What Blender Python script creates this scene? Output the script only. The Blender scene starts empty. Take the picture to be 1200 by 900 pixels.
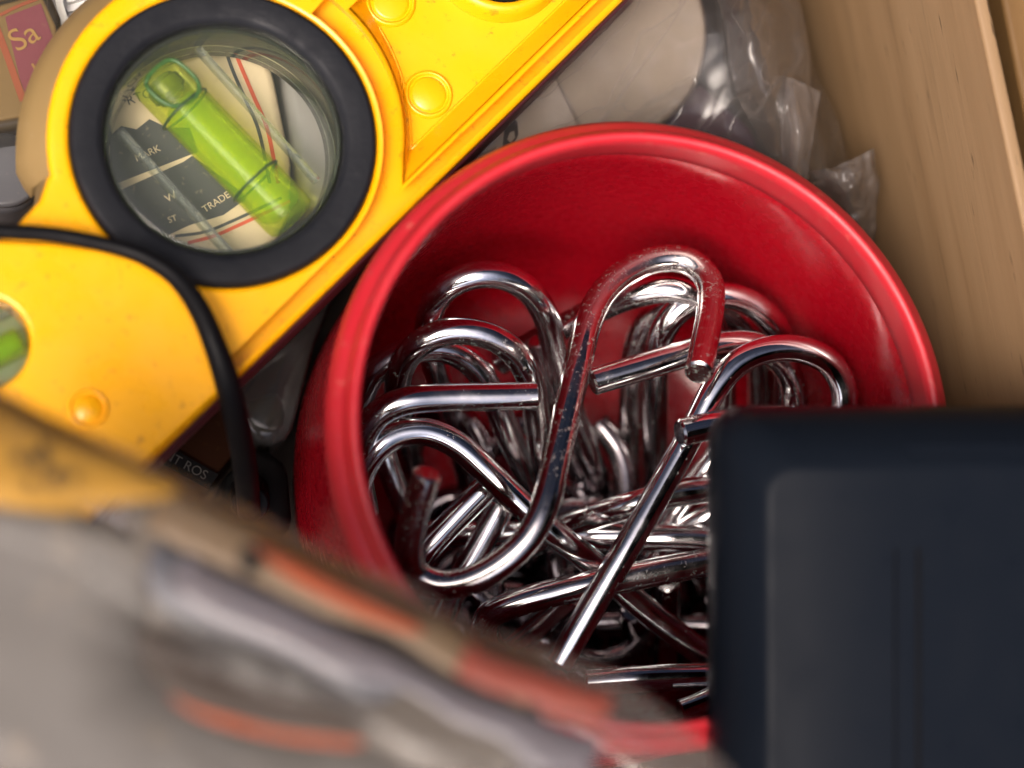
import bpy, bmesh, math, random
from mathutils import Vector, Matrix, noise
random.seed(7)
S = 0.01                                   # everything below is modelled in centimetres
sc = bpy.context.scene
COL = sc.collection

# ------------------------------------------------------------------ camera
F = 3000.0                                 # focal length in photograph pixels (1200 wide)
NZ = Vector((0.2, 0.2, 1.0)).normalized()  # the cup's axis (world up) seen from the camera
XC = (Vector((1, 0, 0)) - NZ * NZ.x).normalized()
YC = NZ.cross(XC)
ROT = Matrix((XC, YC, NZ))                 # camera axes -> world axes
D0 = 36.2
RIM_C = Vector(((766 - 600) / F * D0, -(497 - 450) / F * D0, -D0))
T0 = Vector((0, 0, 7.5)) - ROT @ RIM_C     # camera position in the world, cm

def at_depth(px, py, d):                   # point seen at a photo position, at a distance from the camera
    return ROT @ Vector(((px - 600) / F * d, -(py - 450) / F * d, -d)) + T0
def at(px, py, z):                         # the same, on the horizontal plane z
    v = ROT @ Vector(((px - 600) / F, -(py - 450) / F, -1))
    return T0 + v * ((z - T0.z) / v.z)

cam = bpy.data.cameras.new("camera"); cam.sensor_width = 36; cam.lens = 90
cam.clip_start = 0.01; cam.clip_end = 50
cam.dof.use_dof = True; cam.dof.focus_distance = 38.7 * S; cam.dof.aperture_fstop = 7.6
co = bpy.data.objects.new("camera", cam); COL.objects.link(co); sc.camera = co
co.matrix_world = Matrix.Translation(T0 * S) @ ROT.to_4x4()

# ------------------------------------------------------------------ light
SUN_DIR = Vector((-0.36, -0.34, 0.90)).normalized()      # towards the sun
w = bpy.data.worlds.new("World"); sc.world = w; w.use_nodes = True
nt = w.node_tree; nt.nodes.clear()
sky = nt.nodes.new("ShaderNodeTexSky"); sky.sky_type = 'NISHITA'; sky.sun_disc = False
sky.sun_elevation = math.asin(SUN_DIR.z); sky.sun_rotation = math.atan2(SUN_DIR.x, SUN_DIR.y)
sky.air_density = 1.0; sky.dust_density = 6.0; sky.ozone_density = 0.6
tc = nt.nodes.new("ShaderNodeTexCoord")
nz = nt.nodes.new("ShaderNodeTexNoise"); nz.inputs['Scale'].default_value = 2.2; nz.inputs['Detail'].default_value = 4
cr = nt.nodes.new("ShaderNodeValToRGB"); cr.color_ramp.elements[0].position = .36; cr.color_ramp.elements[0].color = (.35, .37, .40, 1)
cr.color_ramp.elements[1].position = .62; cr.color_ramp.elements[1].color = (1.0, 1.0, 1.0, 1)
mx = nt.nodes.new("ShaderNodeMixRGB"); mx.blend_type = 'MULTIPLY'; mx.inputs[0].default_value = 1
bg = nt.nodes.new("ShaderNodeBackground"); bg.inputs[1].default_value = 0.12
out = nt.nodes.new("ShaderNodeOutputWorld")
nt.links.new(tc.outputs['Generated'], nz.inputs['Vector']); nt.links.new(nz.outputs['Fac'], cr.inputs[0])
nt.links.new(sky.outputs[0], mx.inputs[1]); nt.links.new(cr.outputs[0], mx.inputs[2])
# the cloud cover is brightest on the sun's side of the sky
dt = nt.nodes.new("ShaderNodeVectorMath"); dt.operation = 'DOT_PRODUCT'; dt.inputs[1].default_value = Vector((-.30, -.50, .80)).normalized()
nt.links.new(tc.outputs['Generated'], dt.inputs[0])
mr = nt.nodes.new("ShaderNodeValToRGB"); e = mr.color_ramp.elements
e[0].position = .2; e[0].color = (.035, .035, .04, 1); e[1].position = .95; e[1].color = (.95, .97, 1.0, 1); x = e.new(.64); x.color = (.06, .06, .068, 1); x = e.new(.82); x.color = (.36, .37, .39, 1)
nt.links.new(dt.outputs['Value'], mr.inputs[0])
m2 = nt.nodes.new("ShaderNodeMixRGB"); m2.blend_type = 'MULTIPLY'; m2.inputs[0].default_value = 1
nt.links.new(mx.outputs[0], m2.inputs[1]); nt.links.new(mr.outputs[0], m2.inputs[2])
m3 = nt.nodes.new("ShaderNodeMixRGB"); m3.blend_type = 'MULTIPLY'; m3.inputs[0].default_value = 1; m3.inputs[2].default_value = (5.2, 5.0, 4.9, 1)
nt.links.new(m2.outputs[0], m3.inputs[1])
nt.links.new(m3.outputs[0], bg.inputs[0]); nt.links.new(bg.outputs[0], out.inputs[0])
sl = bpy.data.lights.new("sun", 'SUN'); sl.energy = 1.5; sl.angle = math.radians(22); sl.color = (1, .96, .92)
so = bpy.data.objects.new("sun", sl); COL.objects.link(so)
so.rotation_euler = SUN_DIR.to_track_quat('Z', 'Y').to_euler()
vs = sc.view_settings; vs.view_transform = 'Standard'; vs.look = 'None'; vs.exposure = -0.04; vs.gamma = 1
sc.cycles.transparent_max_bounces = 24; sc.cycles.max_bounces = 14; sc.cycles.glossy_bounces = 8
sc.cycles.transmission_bounces = 10; sc.cycles.caustics_reflective = False; sc.cycles.caustics_refractive = False

# ------------------------------------------------------------------ materials
class Mat:
    def __init__(s, name):
        s.m = bpy.data.materials.new(name); s.m.use_nodes = True; s.nt = s.m.node_tree
        s.p = s.nt.nodes['Principled BSDF']; s.o = s.nt.nodes['Material Output']
        s.tc = s.nt.nodes.new("ShaderNodeTexCoord")
    def n(s, t, **k):
        x = s.nt.nodes.new(t)
        for a, b in k.items(): setattr(x, a, b)
        return x
    def l(s, a, b): s.nt.links.new(a, b)
    def noise(s, scale, detail=3, stretch=None, rough=.5):
        t = s.n("ShaderNodeTexNoise"); t.inputs['Scale'].default_value = scale
        t.inputs['Detail'].default_value = detail; t.inputs['Roughness'].default_value = rough
        if stretch:
            m0 = s.n("ShaderNodeMapping"); m0.inputs['Rotation'].default_value = (0, 0, stretch[3] if len(stretch) > 3 else 0)
            mp = s.n("ShaderNodeMapping"); mp.inputs['Scale'].default_value = stretch[:3]
            s.l(s.tc.outputs['Object'], m0.inputs[0]); s.l(m0.outputs[0], mp.inputs[0]); s.l(mp.outputs[0], t.inputs['Vector'])
        else: s.l(s.tc.outputs['Object'], t.inputs['Vector'])
        return t.outputs['Fac']
    def ramp(s, src, *st):
        r = s.n("ShaderNodeValToRGB"); e = r.color_ramp.elements
        while len(e) < len(st): e.new(.5)
        for i, (p, c) in enumerate(st):
            e[i].position = p; e[i].color = (c, c, c, 1) if not hasattr(c, '__len__') else (*c, 1)
        s.l(src, r.inputs[0]); return r.outputs[0]
    def mix(s, fac, a, b, mode='MIX'):
        m = s.n("ShaderNodeMixRGB", blend_type=mode)
        for v, i in ((fac, 0), (a, 1), (b, 2)):
            if hasattr(v, 'is_linked') or hasattr(v, 'links'): s.l(v, m.inputs[i])
            elif i == 0: m.inputs[0].default_value = v
            else: m.inputs[i].default_value = (*v, 1)
        return m.outputs[0]
    def bump(s, src, strength, dist=.0005):
        b = s.n("ShaderNodeBump"); b.inputs['Strength'].default_value = strength; b.inputs['Distance'].default_value = dist
        s.l(src, b.inputs['Height']); s.l(b.outputs[0], s.p.inputs['Normal'])
    def set(s, **k):
        for a, b in k.items():
            i = s.p.inputs[a.replace('_', ' ')]
            if hasattr(b, 'links'): s.l(b, i)
            else: i.default_value = (*b, 1) if hasattr(b, '__len__') and len(b) == 3 else b
        return s

def plastic(name, col, rough=.35, dirt=(.3, .22, .12), amount=.3, scale=300, bump=.08, spec=.5, lo=.60):
    m = Mat(name); d = m.ramp(m.noise(scale * 2, 5, rough=.7), (lo, 0.), (lo + .14, amount))
    big = m.ramp(m.noise(scale * .15, 3), (.35, .0), (.8, amount * .22))
    c = m.mix(big, col, tuple(x * .62 for x in col)); c = m.mix(d, c, dirt)
    r = m.ramp(m.noise(scale * .5, 3), (.3, rough * .8), (.7, min(1, rough * 1.35)))
    m.set(Base_Color=c, Roughness=r); m.p.inputs['Specular IOR Level'].default_value = spec
    m.bump(m.noise(scale * 2, 4), bump, .0003); return m.m

def chrome(name, rust, tint=(.74, .73, .74)):
    m = Mat(name)
    sp = m.ramp(m.noise(1200, 5, rough=.75), (.64 - rust * .09, 0.), (.70 - rust * .07, 1.))
    pt = m.ramp(m.noise(70, 4), (.48 - rust * .1, 0.), (.62, 1.))
    f = m.mix(1, sp, pt, 'MULTIPLY')
    base = m.mix(f, tint, (.17, .085, .035))
    haze = m.ramp(m.noise(160, 5, rough=.7), (.38, .06), (.68, .20 + rust * .14))
    r = m.mix(f, haze, (.7, .7, .7))
    met = m.mix(f, (1, 1, 1), (.25, .25, .25))
    m.set(Base_Color=base, Roughness=r, Metallic=met)
    m.bump(m.noise(500, 3), .05 + rust * .04, .0002); return m.m

def film(name, opac, col=(.62, .57, .52), rough=.16, vary=.12, trans=.5, scale=60, ior=1.5, crease=.12, gloss=.6):
    """thin clear plastic: lets light straight through, veils a little, shines"""
    m = Mat(name); nt = m.nt
    tr = m.n("ShaderNodeBsdfTransparent"); tr.inputs[0].default_value = (.96, .955, .95, 1)
    df = m.n("ShaderNodeBsdfDiffuse"); df.inputs[0].default_value = (*col, 1)
    tl = m.n("ShaderNodeBsdfTranslucent"); tl.inputs[0].default_value = (*col, 1)
    a = m.n("ShaderNodeMixShader"); a.inputs[0].default_value = trans
    m.l(df.outputs[0], a.inputs[1]); m.l(tl.outputs[0], a.inputs[2])
    def lines(sc_, w_):
        q = m.n("ShaderNodeMath", operation='SUBTRACT'); m.l(m.noise(sc_, 2, stretch=(1, .3, 1, .7), rough=.4), q.inputs[0]); q.inputs[1].default_value = .5
        r_ = m.n("ShaderNodeMath", operation='ABSOLUTE'); m.l(q.outputs[0], r_.inputs[0]); return m.ramp(r_.outputs[0], (0., 1.), (w_, 0.))
    ln = m.mix(1, lines(scale * 1.1, .012), lines(scale * 2.6, .010), 'LIGHTEN')
    veil = m.ramp(m.noise(scale, 5, rough=.65), (.3, max(0, opac - vary)), (.7, min(1, opac + vary)))
    veil = m.mix(crease, veil, ln, 'LIGHTEN')
    b = m.n("ShaderNodeMixShader"); m.l(veil, b.inputs[0])
    m.l(tr.outputs[0], b.inputs[1]); m.l(a.outputs[0], b.inputs[2])
    g = m.n("ShaderNodeBsdfGlossy"); g.inputs['Roughness'].default_value = rough
    fr = m.n("ShaderNodeFresnel"); fr.inputs[0].default_value = ior
    bp = m.n("ShaderNodeBump"); bp.inputs['Strength'].default_value = .16; bp.inputs['Distance'].default_value = .001
    m.l(m.mix(.5, m.noise(scale * 3, 4), ln), bp.inputs['Height']); m.l(bp.outputs[0], g.inputs['Normal']); m.l(bp.outputs[0], fr.inputs['Normal'])
    fg_ = m.n("ShaderNodeMath", operation='MULTIPLY'); m.l(fr.outputs[0], fg_.inputs[0]); fg_.inputs[1].default_value = gloss
    c = m.n("ShaderNodeMixShader"); m.l(fg_.outputs[0], c.inputs[0]); m.l(b.outputs[0], c.inputs[1]); m.l(g.outputs[0], c.inputs[2])
    m.l(c.outputs[0], m.o.inputs[0]); return m.m

def clear(name, tint, veil=(.5, .6, .4), vf=.08, rough=.04, gloss=1.):
    m = Mat(name)
    tr = m.n("ShaderNodeBsdfTransparent"); tr.inputs[0].default_value = (*tint, 1)
    df = m.n("ShaderNodeBsdfTranslucent"); df.inputs[0].default_value = (*veil, 1)
    d2 = m.n("ShaderNodeBsdfDiffuse"); d2.inputs[0].default_value = (*veil, 1)
    a0 = m.n("ShaderNodeMixShader"); a0.inputs[0].default_value = .5; m.l(df.outputs[0], a0.inputs[1]); m.l(d2.outputs[0], a0.inputs[2])
    b = m.n("ShaderNodeMixShader"); b.inputs[0].default_value = vf; m.l(tr.outputs[0], b.inputs[1]); m.l(a0.outputs[0], b.inputs[2])
    g = m.n("ShaderNodeBsdfGlossy"); g.inputs['Roughness'].default_value = rough
    fr = m.n("ShaderNodeFresnel"); fr.inputs[0].default_value = 1.45
    fg_ = m.n("ShaderNodeMath", operation='MULTIPLY'); m.l(fr.outputs[0], fg_.inputs[0]); fg_.inputs[1].default_value = gloss
    c = m.n("ShaderNodeMixShader"); m.l(fg_.outputs[0], c.inputs[0]); m.l(b.outputs[0], c.inputs[1]); m.l(g.outputs[0], c.inputs[2])
    m.l(c.outputs[0], m.o.inputs[0]); return m.m

def wood(name, c1, c2, rough=.55, ang=0.0):
    m = Mat(name)
    g = m.noise(55, 6, stretch=(1, .06, .9, ang), rough=.65); f = m.noise(420, 5, stretch=(1, .05, 1, ang), rough=.7)
    k = m.ramp(f, (.35, 0.), (.7, 1.))
    c = m.mix(m.ramp(g, (.3, 0.), (.7, 1.)), c1, c2); c = m.mix(m.ramp(f, (.58, 0.), (.75, .55)), c, tuple(x * .35 for x in c1))
    pores = m.ramp(m.noise(900, 3, stretch=(1, .12, 1, ang)), (.68, 0.), (.74, .8)); c = m.mix(pores, c, tuple(x * .25 for x in c1))
    m.set(Base_Color=c, Roughness=rough); m.bump(k, .12, .0004); return m.m

YEL = (.86, .395, .002)
M_yel = plastic("yellow_plastic", YEL, .3, (.28, .10, .012), .8, 260, .12, .5, .60)
M_rub = plastic("black_rubber", (.006, .007, .010), .6, (.08, .075, .07), .16, 500, .25, .25)
M_red = plastic("red_plastic", (.34, .002, .010), .25, (.50, .22, .18), .10, 900, .03)
M_rim = plastic("worn_red_plastic", (.46, .016, .026), .38, (.62, .28, .2), .35, 220, .12)
M_chr = chrome("chrome_wire", .15); M_chr2 = chrome("spotted_chrome_wire", .5, (.62, .60, .60)); M_chr3 = chrome("shaded_chrome_wire", .4, (.22, .20, .21)); M_rust = chrome("rusty_chrome_wire", .82, (.60, .56, .54))  # deep shade painted into the dim wire's tint, some into the spotted wire's
M_blk = plastic("black_plastic", (.005, .007, .011), .32, (.01, .01, .01), .0, 300, .0, .035)
M_cab = plastic("cable_rubber", (.004, .004, .005), .45, (.02, .02, .02), .1, 300, .05, .10)
M_wood = wood("pale_wood", (.38, .22, .10), (.52, .33, .17), .6)
M_wood2 = wood("brown_wood", (.11, .055, .016), (.20, .11, .035), .6)
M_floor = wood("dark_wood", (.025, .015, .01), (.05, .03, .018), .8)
M_film = film("clear_bag_film", .09, (.30, .27, .25), .2, .06, .5, 45, 1.45, .14, .5)
M_film2 = film("cloudy_bag_film", .26, (.36, .32, .30), .2, .14)
M_front = film("thick_bag_film", .045, (.42, .39, .38), .22, .03, .5, 35, 1.35, .04, .45)
M_cream = plastic("cream_card", (.68, .55, .34), .6, (.3, .2, .1), .4, 250, .1)
M_dkprint = plastic("grey_print", (.055, .06, .055), .5, (.4, .33, .2), .55, 350, .1)
M_ink = plastic("black_ink", (.006, .006, .006), .6, (.05, .04, .03), .1, 300, .02, .08)
M_redink = plastic("red_ink", (.62, .09, .03), .6, (.4, .2, .1), .2, 300, .02)
M_gold = plastic("gold_print", (.42, .24, .06), .45, (.2, .1, .03), .5, 350, .1)
M_purple = plastic("plum_print", (.20, .025, .055), .5, (.3, .2, .1), .35, 350, .1)
M_beige = plastic("beige_tape", (.30, .25, .195), .6, (.3, .24, .18), .35, 120, .1)
M_plumbox = plastic("dark_plum", (.035, .012, .025), .5, (.1, .08, .08), .2, 300, .1)
M_white = plastic("white_plastic", (.72, .72, .70), .5, (.4, .36, .3), .25, 200, .1)
M_grey = plastic("dark_grey_plastic", (.07, .07, .075), .45, (.2, .18, .15), .2, 300, .1)
M_acr = clear("clear_acrylic", (.98, .985, .97), (.6, .66, .58), .035)
M_acre = clear("acrylic_edge", (.88, .94, .86), (.6, .7, .58), .10, .10)
M_bar = clear("acrylic_bar", (.84, .88, .84), (.7, .75, .7), .16, .08)
M_vial = clear("green_vial", (.96, .99, .45), (.62, .95, .03), .16, .2, .35)
M_liq = clear("green_liquid", (.97, .98, .05), (.42, 1.0, .01), .20, .12, .2)
M_orange = plastic("orange_print", (.32, .06, .014), .55, (.4, .2, .1), .2, 200, .05)
M_ycard = plastic("yellow_card", (.42, .22, .02), .55, (.35, .2, .05), .4, 80, .05)
M_foam = plastic("pale_sheet", (.14, .132, .122), .6, (.35, .28, .2), .4, 40, .05)
M_brown = plastic("brown_pouch", (.03, .018, .010), .5, (.05, .04, .03), .4, 60, .05)
M_bluegrey = plastic("grey_pouch", (.10, .105, .125), .35, (.1, .08, .06), .4, 60, .05)
M_dkbrown = plastic("dark_brown_card", (.022, .007, .002), .6, (.1, .06, .02), .2, 300, .05, .08)
M_palegrey = plastic("pale_print", (.06, .055, .045), .6, (.2, .18, .15), .2, 300, .02)
M_brcard = plastic("brown_gold_card", (.20, .12, .03), .5, (.1, .06, .02), .4, 300, .1)
M_glass = clear("bottle_glass", (.62, .62, .6), (.16, .15, .14), .5, .12)
M_olive = plastic("olive_liquid", (.10, .12, .02), .3, (.3, .3, .1), .3, 200, .05)

# ------------------------------------------------------------------ builders
def mesh_obj(name, verts, faces, mat, parent=None, smooth=True, loc=None, bevel=0, seg=2, sub=0):
    me = bpy.data.meshes.new(name)
    base = Vector(loc) if loc is not None else (Vector(parent['base']) if parent and 'base' in parent else Vector((0, 0, 0)))
    me.from_pydata([tuple((Vector(v) - base) * S) for v in verts], [], faces); me.validate(); me.update()
    bm = bmesh.new(); bm.from_mesh(me); bmesh.ops.recalc_face_normals(bm, faces=bm.faces); bm.to_mesh(me); bm.free()
    o = bpy.data.objects.new(name, me); COL.objects.link(o); me.materials.append(mat)
    if smooth:
        for p in me.polygons: p.use_smooth = True
    if parent: o.parent = parent
    else: o.location = base * S
    if bevel:
        b = o.modifiers.new("bevel", 'BEVEL'); b.width = bevel * S; b.segments = seg; b.limit_method = 'ANGLE'; b.angle_limit = math.radians(35); b.harden_normals = False
    if sub:
        b = o.modifiers.new("sub", 'SUBSURF'); b.levels = sub; b.render_levels = sub
    if smooth and not sub:
        try:
            e = o.modifiers.new("wn", 'WEIGHTED_NORMAL'); e.keep_sharp = True
        except Exception: pass
    return o
def tag(o, label, cat, group=None, kind=None):
    if label: o['label'] = label
    if cat: o['category'] = cat
    if group: o['group'] = group
    if kind: o['kind'] = kind
    return o
def thing(name, loc, label, cat, group=None):
    o = bpy.data.objects.new(name, None); COL.objects.link(o); o.empty_display_size = .01
    o.location = Vector(loc) * S; o['base'] = list(loc); return tag(o, label, cat, group)
def sharpen(o, deg=35):
    me = o.data; bm = bmesh.new(); bm.from_mesh(me)
    for e in bm.edges:
        if len(e.link_faces) == 2 and e.calc_face_angle(0) > math.radians(deg): e.smooth = False
    bm.to_mesh(me); bm.free()

def catmull(P, n=10):
    P = [Vector(p) for p in P]; P = [P[0] * 2 - P[1]] + P + [P[-1] * 2 - P[-2]]; out = []
    for i in range(1, len(P) - 2):
        p0, p1, p2, p3 = P[i - 1:i + 3]
        t = [0]
        for a, b in ((p0, p1), (p1, p2), (p2, p3)): t.append(t[-1] + max((b - a).length, 1e-4) ** .5)
        for k in range(n):
            u = t[1] + (t[2] - t[1]) * k / n
            A1 = p0.lerp(p1, (u - t[0]) / (t[1] - t[0])); A2 = p1.lerp(p2, (u - t[1]) / (t[2] - t[1])); A3 = p2.lerp(p3, (u - t[2]) / (t[3] - t[2]))
            B1 = A1.lerp(A2, (u - t[0]) / (t[2] - t[0])); B2 = A2.lerp(A3, (u - t[1]) / (t[3] - t[1]))
            out.append(B1.lerp(B2, (u - t[1]) / (t[2] - t[1])))
    out.append(P[-2]); return out
def relax(P, it):
    for _ in range(it):
        P = [P[0]] + [(P[i - 1] + P[i + 1]) * .25 + P[i] * .5 for i in range(1, len(P) - 1)] + [P[-1]]
    return P
def tube(P, r, seg=20, cap=True, flat=None):
    """r: number or list; returns verts, faces"""
    n = len(P); V = []; Fc = []
    T = [(P[min(i + 1, n - 1)] - P[max(i - 1, 0)]).normalized() for i in range(n)]
    N = T[0].orthogonal().normalized(); rings = []
    pts = []
    for i in range(n):
        if i: N = (N - T[i] * N.dot(T[i])).normalized()
        B = T[i].cross(N); pts.append((P[i], T[i], N.copy(), B, r[i] if hasattr(r, '__len__') else r))
    if cap:
        a, b = pts[0], pts[-1]; c = a[4] * .14
        pts = [(a[0] - a[1] * c, a[1], a[2], a[3], a[4] * .84)] + [(a[0], *a[1:])] + pts[1:-1] + [b, (b[0] + b[1] * c, b[1], b[2], b[3], b[4] * .84)]
    for (p, t, N_, B, rr) in pts:
        for k in range(seg):
            an = 2 * math.pi * k / seg; V.append(p + (N_ * math.cos(an) + B * math.sin(an)) * rr)
    for i in range(len(pts) - 1):
        for k in range(seg):
            a = i * seg + k; b = i * seg + (k + 1) % seg; Fc.append((a, b, b + seg, a + seg))
    Fc.append(tuple(range(seg))); Fc.append(tuple((len(pts) - 1) * seg + k for k in range(seg)))
    return V, Fc
def lathe(prof, c=(0, 0), seg=128, closed=False, ax=None):
    V = []; Fc = []; n = len(prof)
    for (r, z) in prof:
        for k in range(seg):
            a = 2 * math.pi * k / seg
            V.append(Vector((c[0] + r * math.cos(a), c[1] + r * math.sin(a), z)))
    for i in range(n if closed else n - 1):
        j = (i + 1) % n
        for k in range(seg):
            a = i * seg + k; b = i * seg + (k + 1) % seg; c2 = j * seg + (k + 1) % seg; d = j * seg + k; Fc.append((a, b, c2, d))
    return V, Fc
def fill_poly(outline, holes=()):
    """2-D polygon with holes -> verts(2d), faces, loops"""
    bm = bmesh.new(); loops = []; es = []
    for lp in (outline, *holes):
        vs_ = [bm.verts.new((x, y, 0)) for x, y in lp]; loops.append(vs_)
        for i in range(len(vs_)): es.append(bm.edges.new((vs_[i], vs_[(i + 1) % len(vs_)])))
    bmesh.ops.triangle_fill(bm, use_beauty=True, edges=es, normal=(0, 0, 1))
    bm.verts.index_update(); V = [(v.co.x, v.co.y) for v in bm.verts]; Fc = [tuple(v.index for v in f.verts) for f in bm.faces]
    L = [[v.index for v in l] for l in loops]; bm.free(); return V, Fc, L
def slab(outline, holes, to3, z0, z1, grow=None):
    V2, Fc, L = fill_poly(outline, holes); n = len(V2)
    V = [to3(x, y, z1) for x, y in V2] + [to3(x, y, z0) for x, y in V2]
    F2 = list(Fc) + [tuple(i + n for i in reversed(f)) for f in Fc]
    for l in L:
        for i in range(len(l)): a, b = l[i], l[(i + 1) % len(l)]; F2.append((a, b, b + n, a + n))
    return V, F2
def bslab(outline, holes, to3, z0, z1, b, seg=4):
    """slab whose upper edges are rounded by b"""
    area = lambda q: sum(q[i][0] * q[(i + 1) % len(q)][1] - q[(i + 1) % len(q)][0] * q[i][1] for i in range(len(q)))
    def off(q, dist):
        n = len(q); out = []; sg = 1 if area(q) > 0 else -1
        for i in range(n):
            p = Vector(q[i]); t0 = (p - Vector(q[i - 1])).normalized(); t1 = (Vector(q[(i + 1) % n]) - p).normalized()
            t = (t0 + t1).normalized(); k = dist / max(.5, t.dot(t1)); out.append((q[i][0] + t.y * k * sg, q[i][1] - t.x * k * sg))
        return out
    ins = [off(outline, -b)] + [off(h, b) for h in holes]
    V2, Fc, L = fill_poly(ins[0], ins[1:]); V = [to3(x, y, z1) for x, y in V2]; F2 = list(Fc)
    for l, q, sgn in zip(L, [outline] + list(holes), [1] + [-1] * len(holes)):
        prev = l
        for k in range(1, seg + 2):
            if k <= seg: a_ = math.pi / 2 * k / seg; qq = off(q, -sgn * b * (1 - math.sin(a_))); zz = z1 - b * (1 - math.cos(a_))
            else: qq = q; zz = z0
            st = len(V); V += [to3(x, y, zz) for x, y in qq]; cur = list(range(st, st + len(qq)))
            for i in range(len(q)): j = (i + 1) % len(q); F2.append((prev[i], prev[j], cur[j], cur[i]))
            prev = cur
    return V, F2
def smooth_poly(P, n=6):
    P = [Vector((x, y, 0)) for x, y in P]; m = len(P); out = []
    for i in range(m):
        p0, p1, p2, p3 = P[i - 1], P[i], P[(i + 1) % m], P[(i + 2) % m]
        for k in range(n):
            t = k / n; v = .5 * ((2 * p1) + (p2 - p0) * t + (2 * p0 - 5 * p1 + 4 * p2 - p3) * t * t + (3 * p1 - p0 - 3 * p2 + p3) * t ** 3)
            out.append((v.x, v.y))
    return out
def text_mesh(s, o2, dx2, dy2, size, mat, name, parent=None, lift=.02, extr=.004):
    """flat lettering: o2 origin point, dx2/dy2 world unit vectors (cm), size in cm"""
    cu = bpy.data.curves.new("t", 'FONT'); cu.body = s; cu.size = 1; cu.extrude = extr
    to = bpy.data.objects.new("t", cu); COL.objects.link(to); bpy.context.view_layer.update()
    dg = bpy.context.evaluated_depsgraph_get(); me = bpy.data.meshes.new_from_object(to.evaluated_get(dg))
    N = dx2.cross(dy2).normalized()
    V = [o2 + dx2 * v.co.x * size + dy2 * v.co.y * size + N * (lift + v.co.z * size) for v in me.vertices]
    Fc = [tuple(p.vertices) for p in me.polygons]
    bpy.data.objects.remove(to); bpy.data.curves.remove(cu)
    return mesh_obj(name, V, Fc, mat, parent, smooth=False)
def text_px(s, px, py, tx, ty, h_px, z, mat, name, parent, lift=.02, asp=1.0):
    o = at(px, py, z); d = (at(tx, ty, z) - o); d.z = 0; d.normalize()
    up = Vector((0, 0, 1)).cross(d); sz = (at(px, py - h_px, z) - o).length / .7
    return text_mesh(s, o, d * asp, up, sz, mat, name, parent, lift)
def patch(pts, z, mat, name, parent=None, smooth=False, lift=0, thick=.02):
    P = [at(x, y, z) for x, y in pts]; P = [(p.x, p.y) for p in P]
    V, Fc = slab(P, [], lambda x, y, zz: Vector((x, y, zz)), z + lift - thick, z + lift)
    return mesh_obj(name, V, Fc, mat, parent, smooth=False)
def strip_px(pts, wpx, z, mat, name, parent=None, lift=.01, thick=.012):
    C = catmull([at(x, y, z) for x, y in pts], 6); w_ = wpx * .0128 * .5; L = []; R = []
    for i, c in enumerate(C):
        t = (C[min(i + 1, len(C) - 1)] - C[max(0, i - 1)]).normalized(); nn = Vector((-t.y, t.x, 0)); L.append(c + nn * w_); R.append(c - nn * w_)
    V = []; Fc = []
    for k, zz in enumerate((z + lift, z + lift - thick)):
        for a, b in zip(L, R): V += [Vector((a.x, a.y, zz)), Vector((b.x, b.y, zz))]
    n = len(L) * 2
    for i in range(len(L) - 1):
        a = i * 2; Fc += [(a, a + 1, a + 3, a + 2), (a + n, a + 2 + n, a + 3 + n, a + 1 + n), (a, a + 2, a + 2 + n, a + n), (a + 1, a + 1 + n, a + 3 + n, a + 3)]
    return mesh_obj(name, V, Fc, mat, parent, smooth=False)
def box_px(pts, z0, z1, mat, name, parent=None, bevel=.05):
    P = [at(x, y, z1) for x, y in pts]; P = [(p.x, p.y) for p in P]
    P = [(x, y) if math.hypot(x, y) > 4.72 else (x * 4.72 / math.hypot(x, y), y * 4.72 / math.hypot(x, y)) for x, y in P]
    V, Fc = slab(P, [], lambda x, y, zz: Vector((x, y, zz)), z0, z1)
    return mesh_obj(name, V, Fc, mat, parent, bevel=bevel)
def cyl(c, r, z0, z1, mat, name, parent=None, seg=64, bev=.05):
    b = min(bev, r * .3)
    return mesh_obj(name, *_cap(lathe([(r - b, z0), (r, z0 + b), (r, z1 - b), (r - b, z1)], (c[0], c[1]), seg), seg, 4), mat, parent)
def _cap(vf, seg, n):
    V, Fc = vf; Fc = list(Fc); Fc.append(tuple(range(seg))); Fc.append(tuple((n - 1) * seg + k for k in range(seg))); return V, Fc

# ================================================================== the wooden crate and what is under it
def quadbox(P, name, mat, parent=None, bevel=.08):      # 8 points: bottom 4, top 4
    return mesh_obj(name, P, [(0, 1, 2, 3), (7, 6, 5, 4), (0, 4, 5, 1), (1, 5, 6, 2), (2, 6, 7, 3), (3, 7, 4, 0)], mat, parent, bevel=bevel)
ZT = 8.2
a = at(1143, 0, ZT); b = at(1196, 250, ZT); a.z = b.z = 0; dr = (b - a).normalized(); nr = Vector((-dr.y, dr.x, 0))
if nr.x < 0: nr = -nr
A = a - dr * 10; B = a + dr * 26
WALL_Y = dr.copy()
crate = thing('wooden_crate', (A.x, A.y, 0), "pale wooden crate side standing right of the red cup", "crate")
M_wood = wood("pale_wood_wall", (.20, .12, .055), (.31, .20, .105), .6, math.pi / 2 - math.atan2(dr.y, dr.x))
th = Vector((nr.x, nr.y, 0)) * .22
lean = nr * .35
P = [A - lean, B - lean, B + th, A + th]
P = P + [Vector((p.x, p.y, ZT)) for p in (A, B, B + th, A + th)]
quadbox(P, 'side_wall', M_wood, crate, .06)
fl = [at(-500, 1500, 0), B + th, A + th, at(-500, -700, 0)]
fl = [Vector((-17, -15, 0)), Vector((B.x, B.y, 0)) + th, Vector((A.x, A.y, 0)) + th, Vector((-17, 15, 0))]
quadbox([Vector((p.x, p.y, -1)) for p in fl] + [Vector((p.x, p.y, -.004)) for p in fl], 'bottom_board', M_floor, crate, 0)
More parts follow.
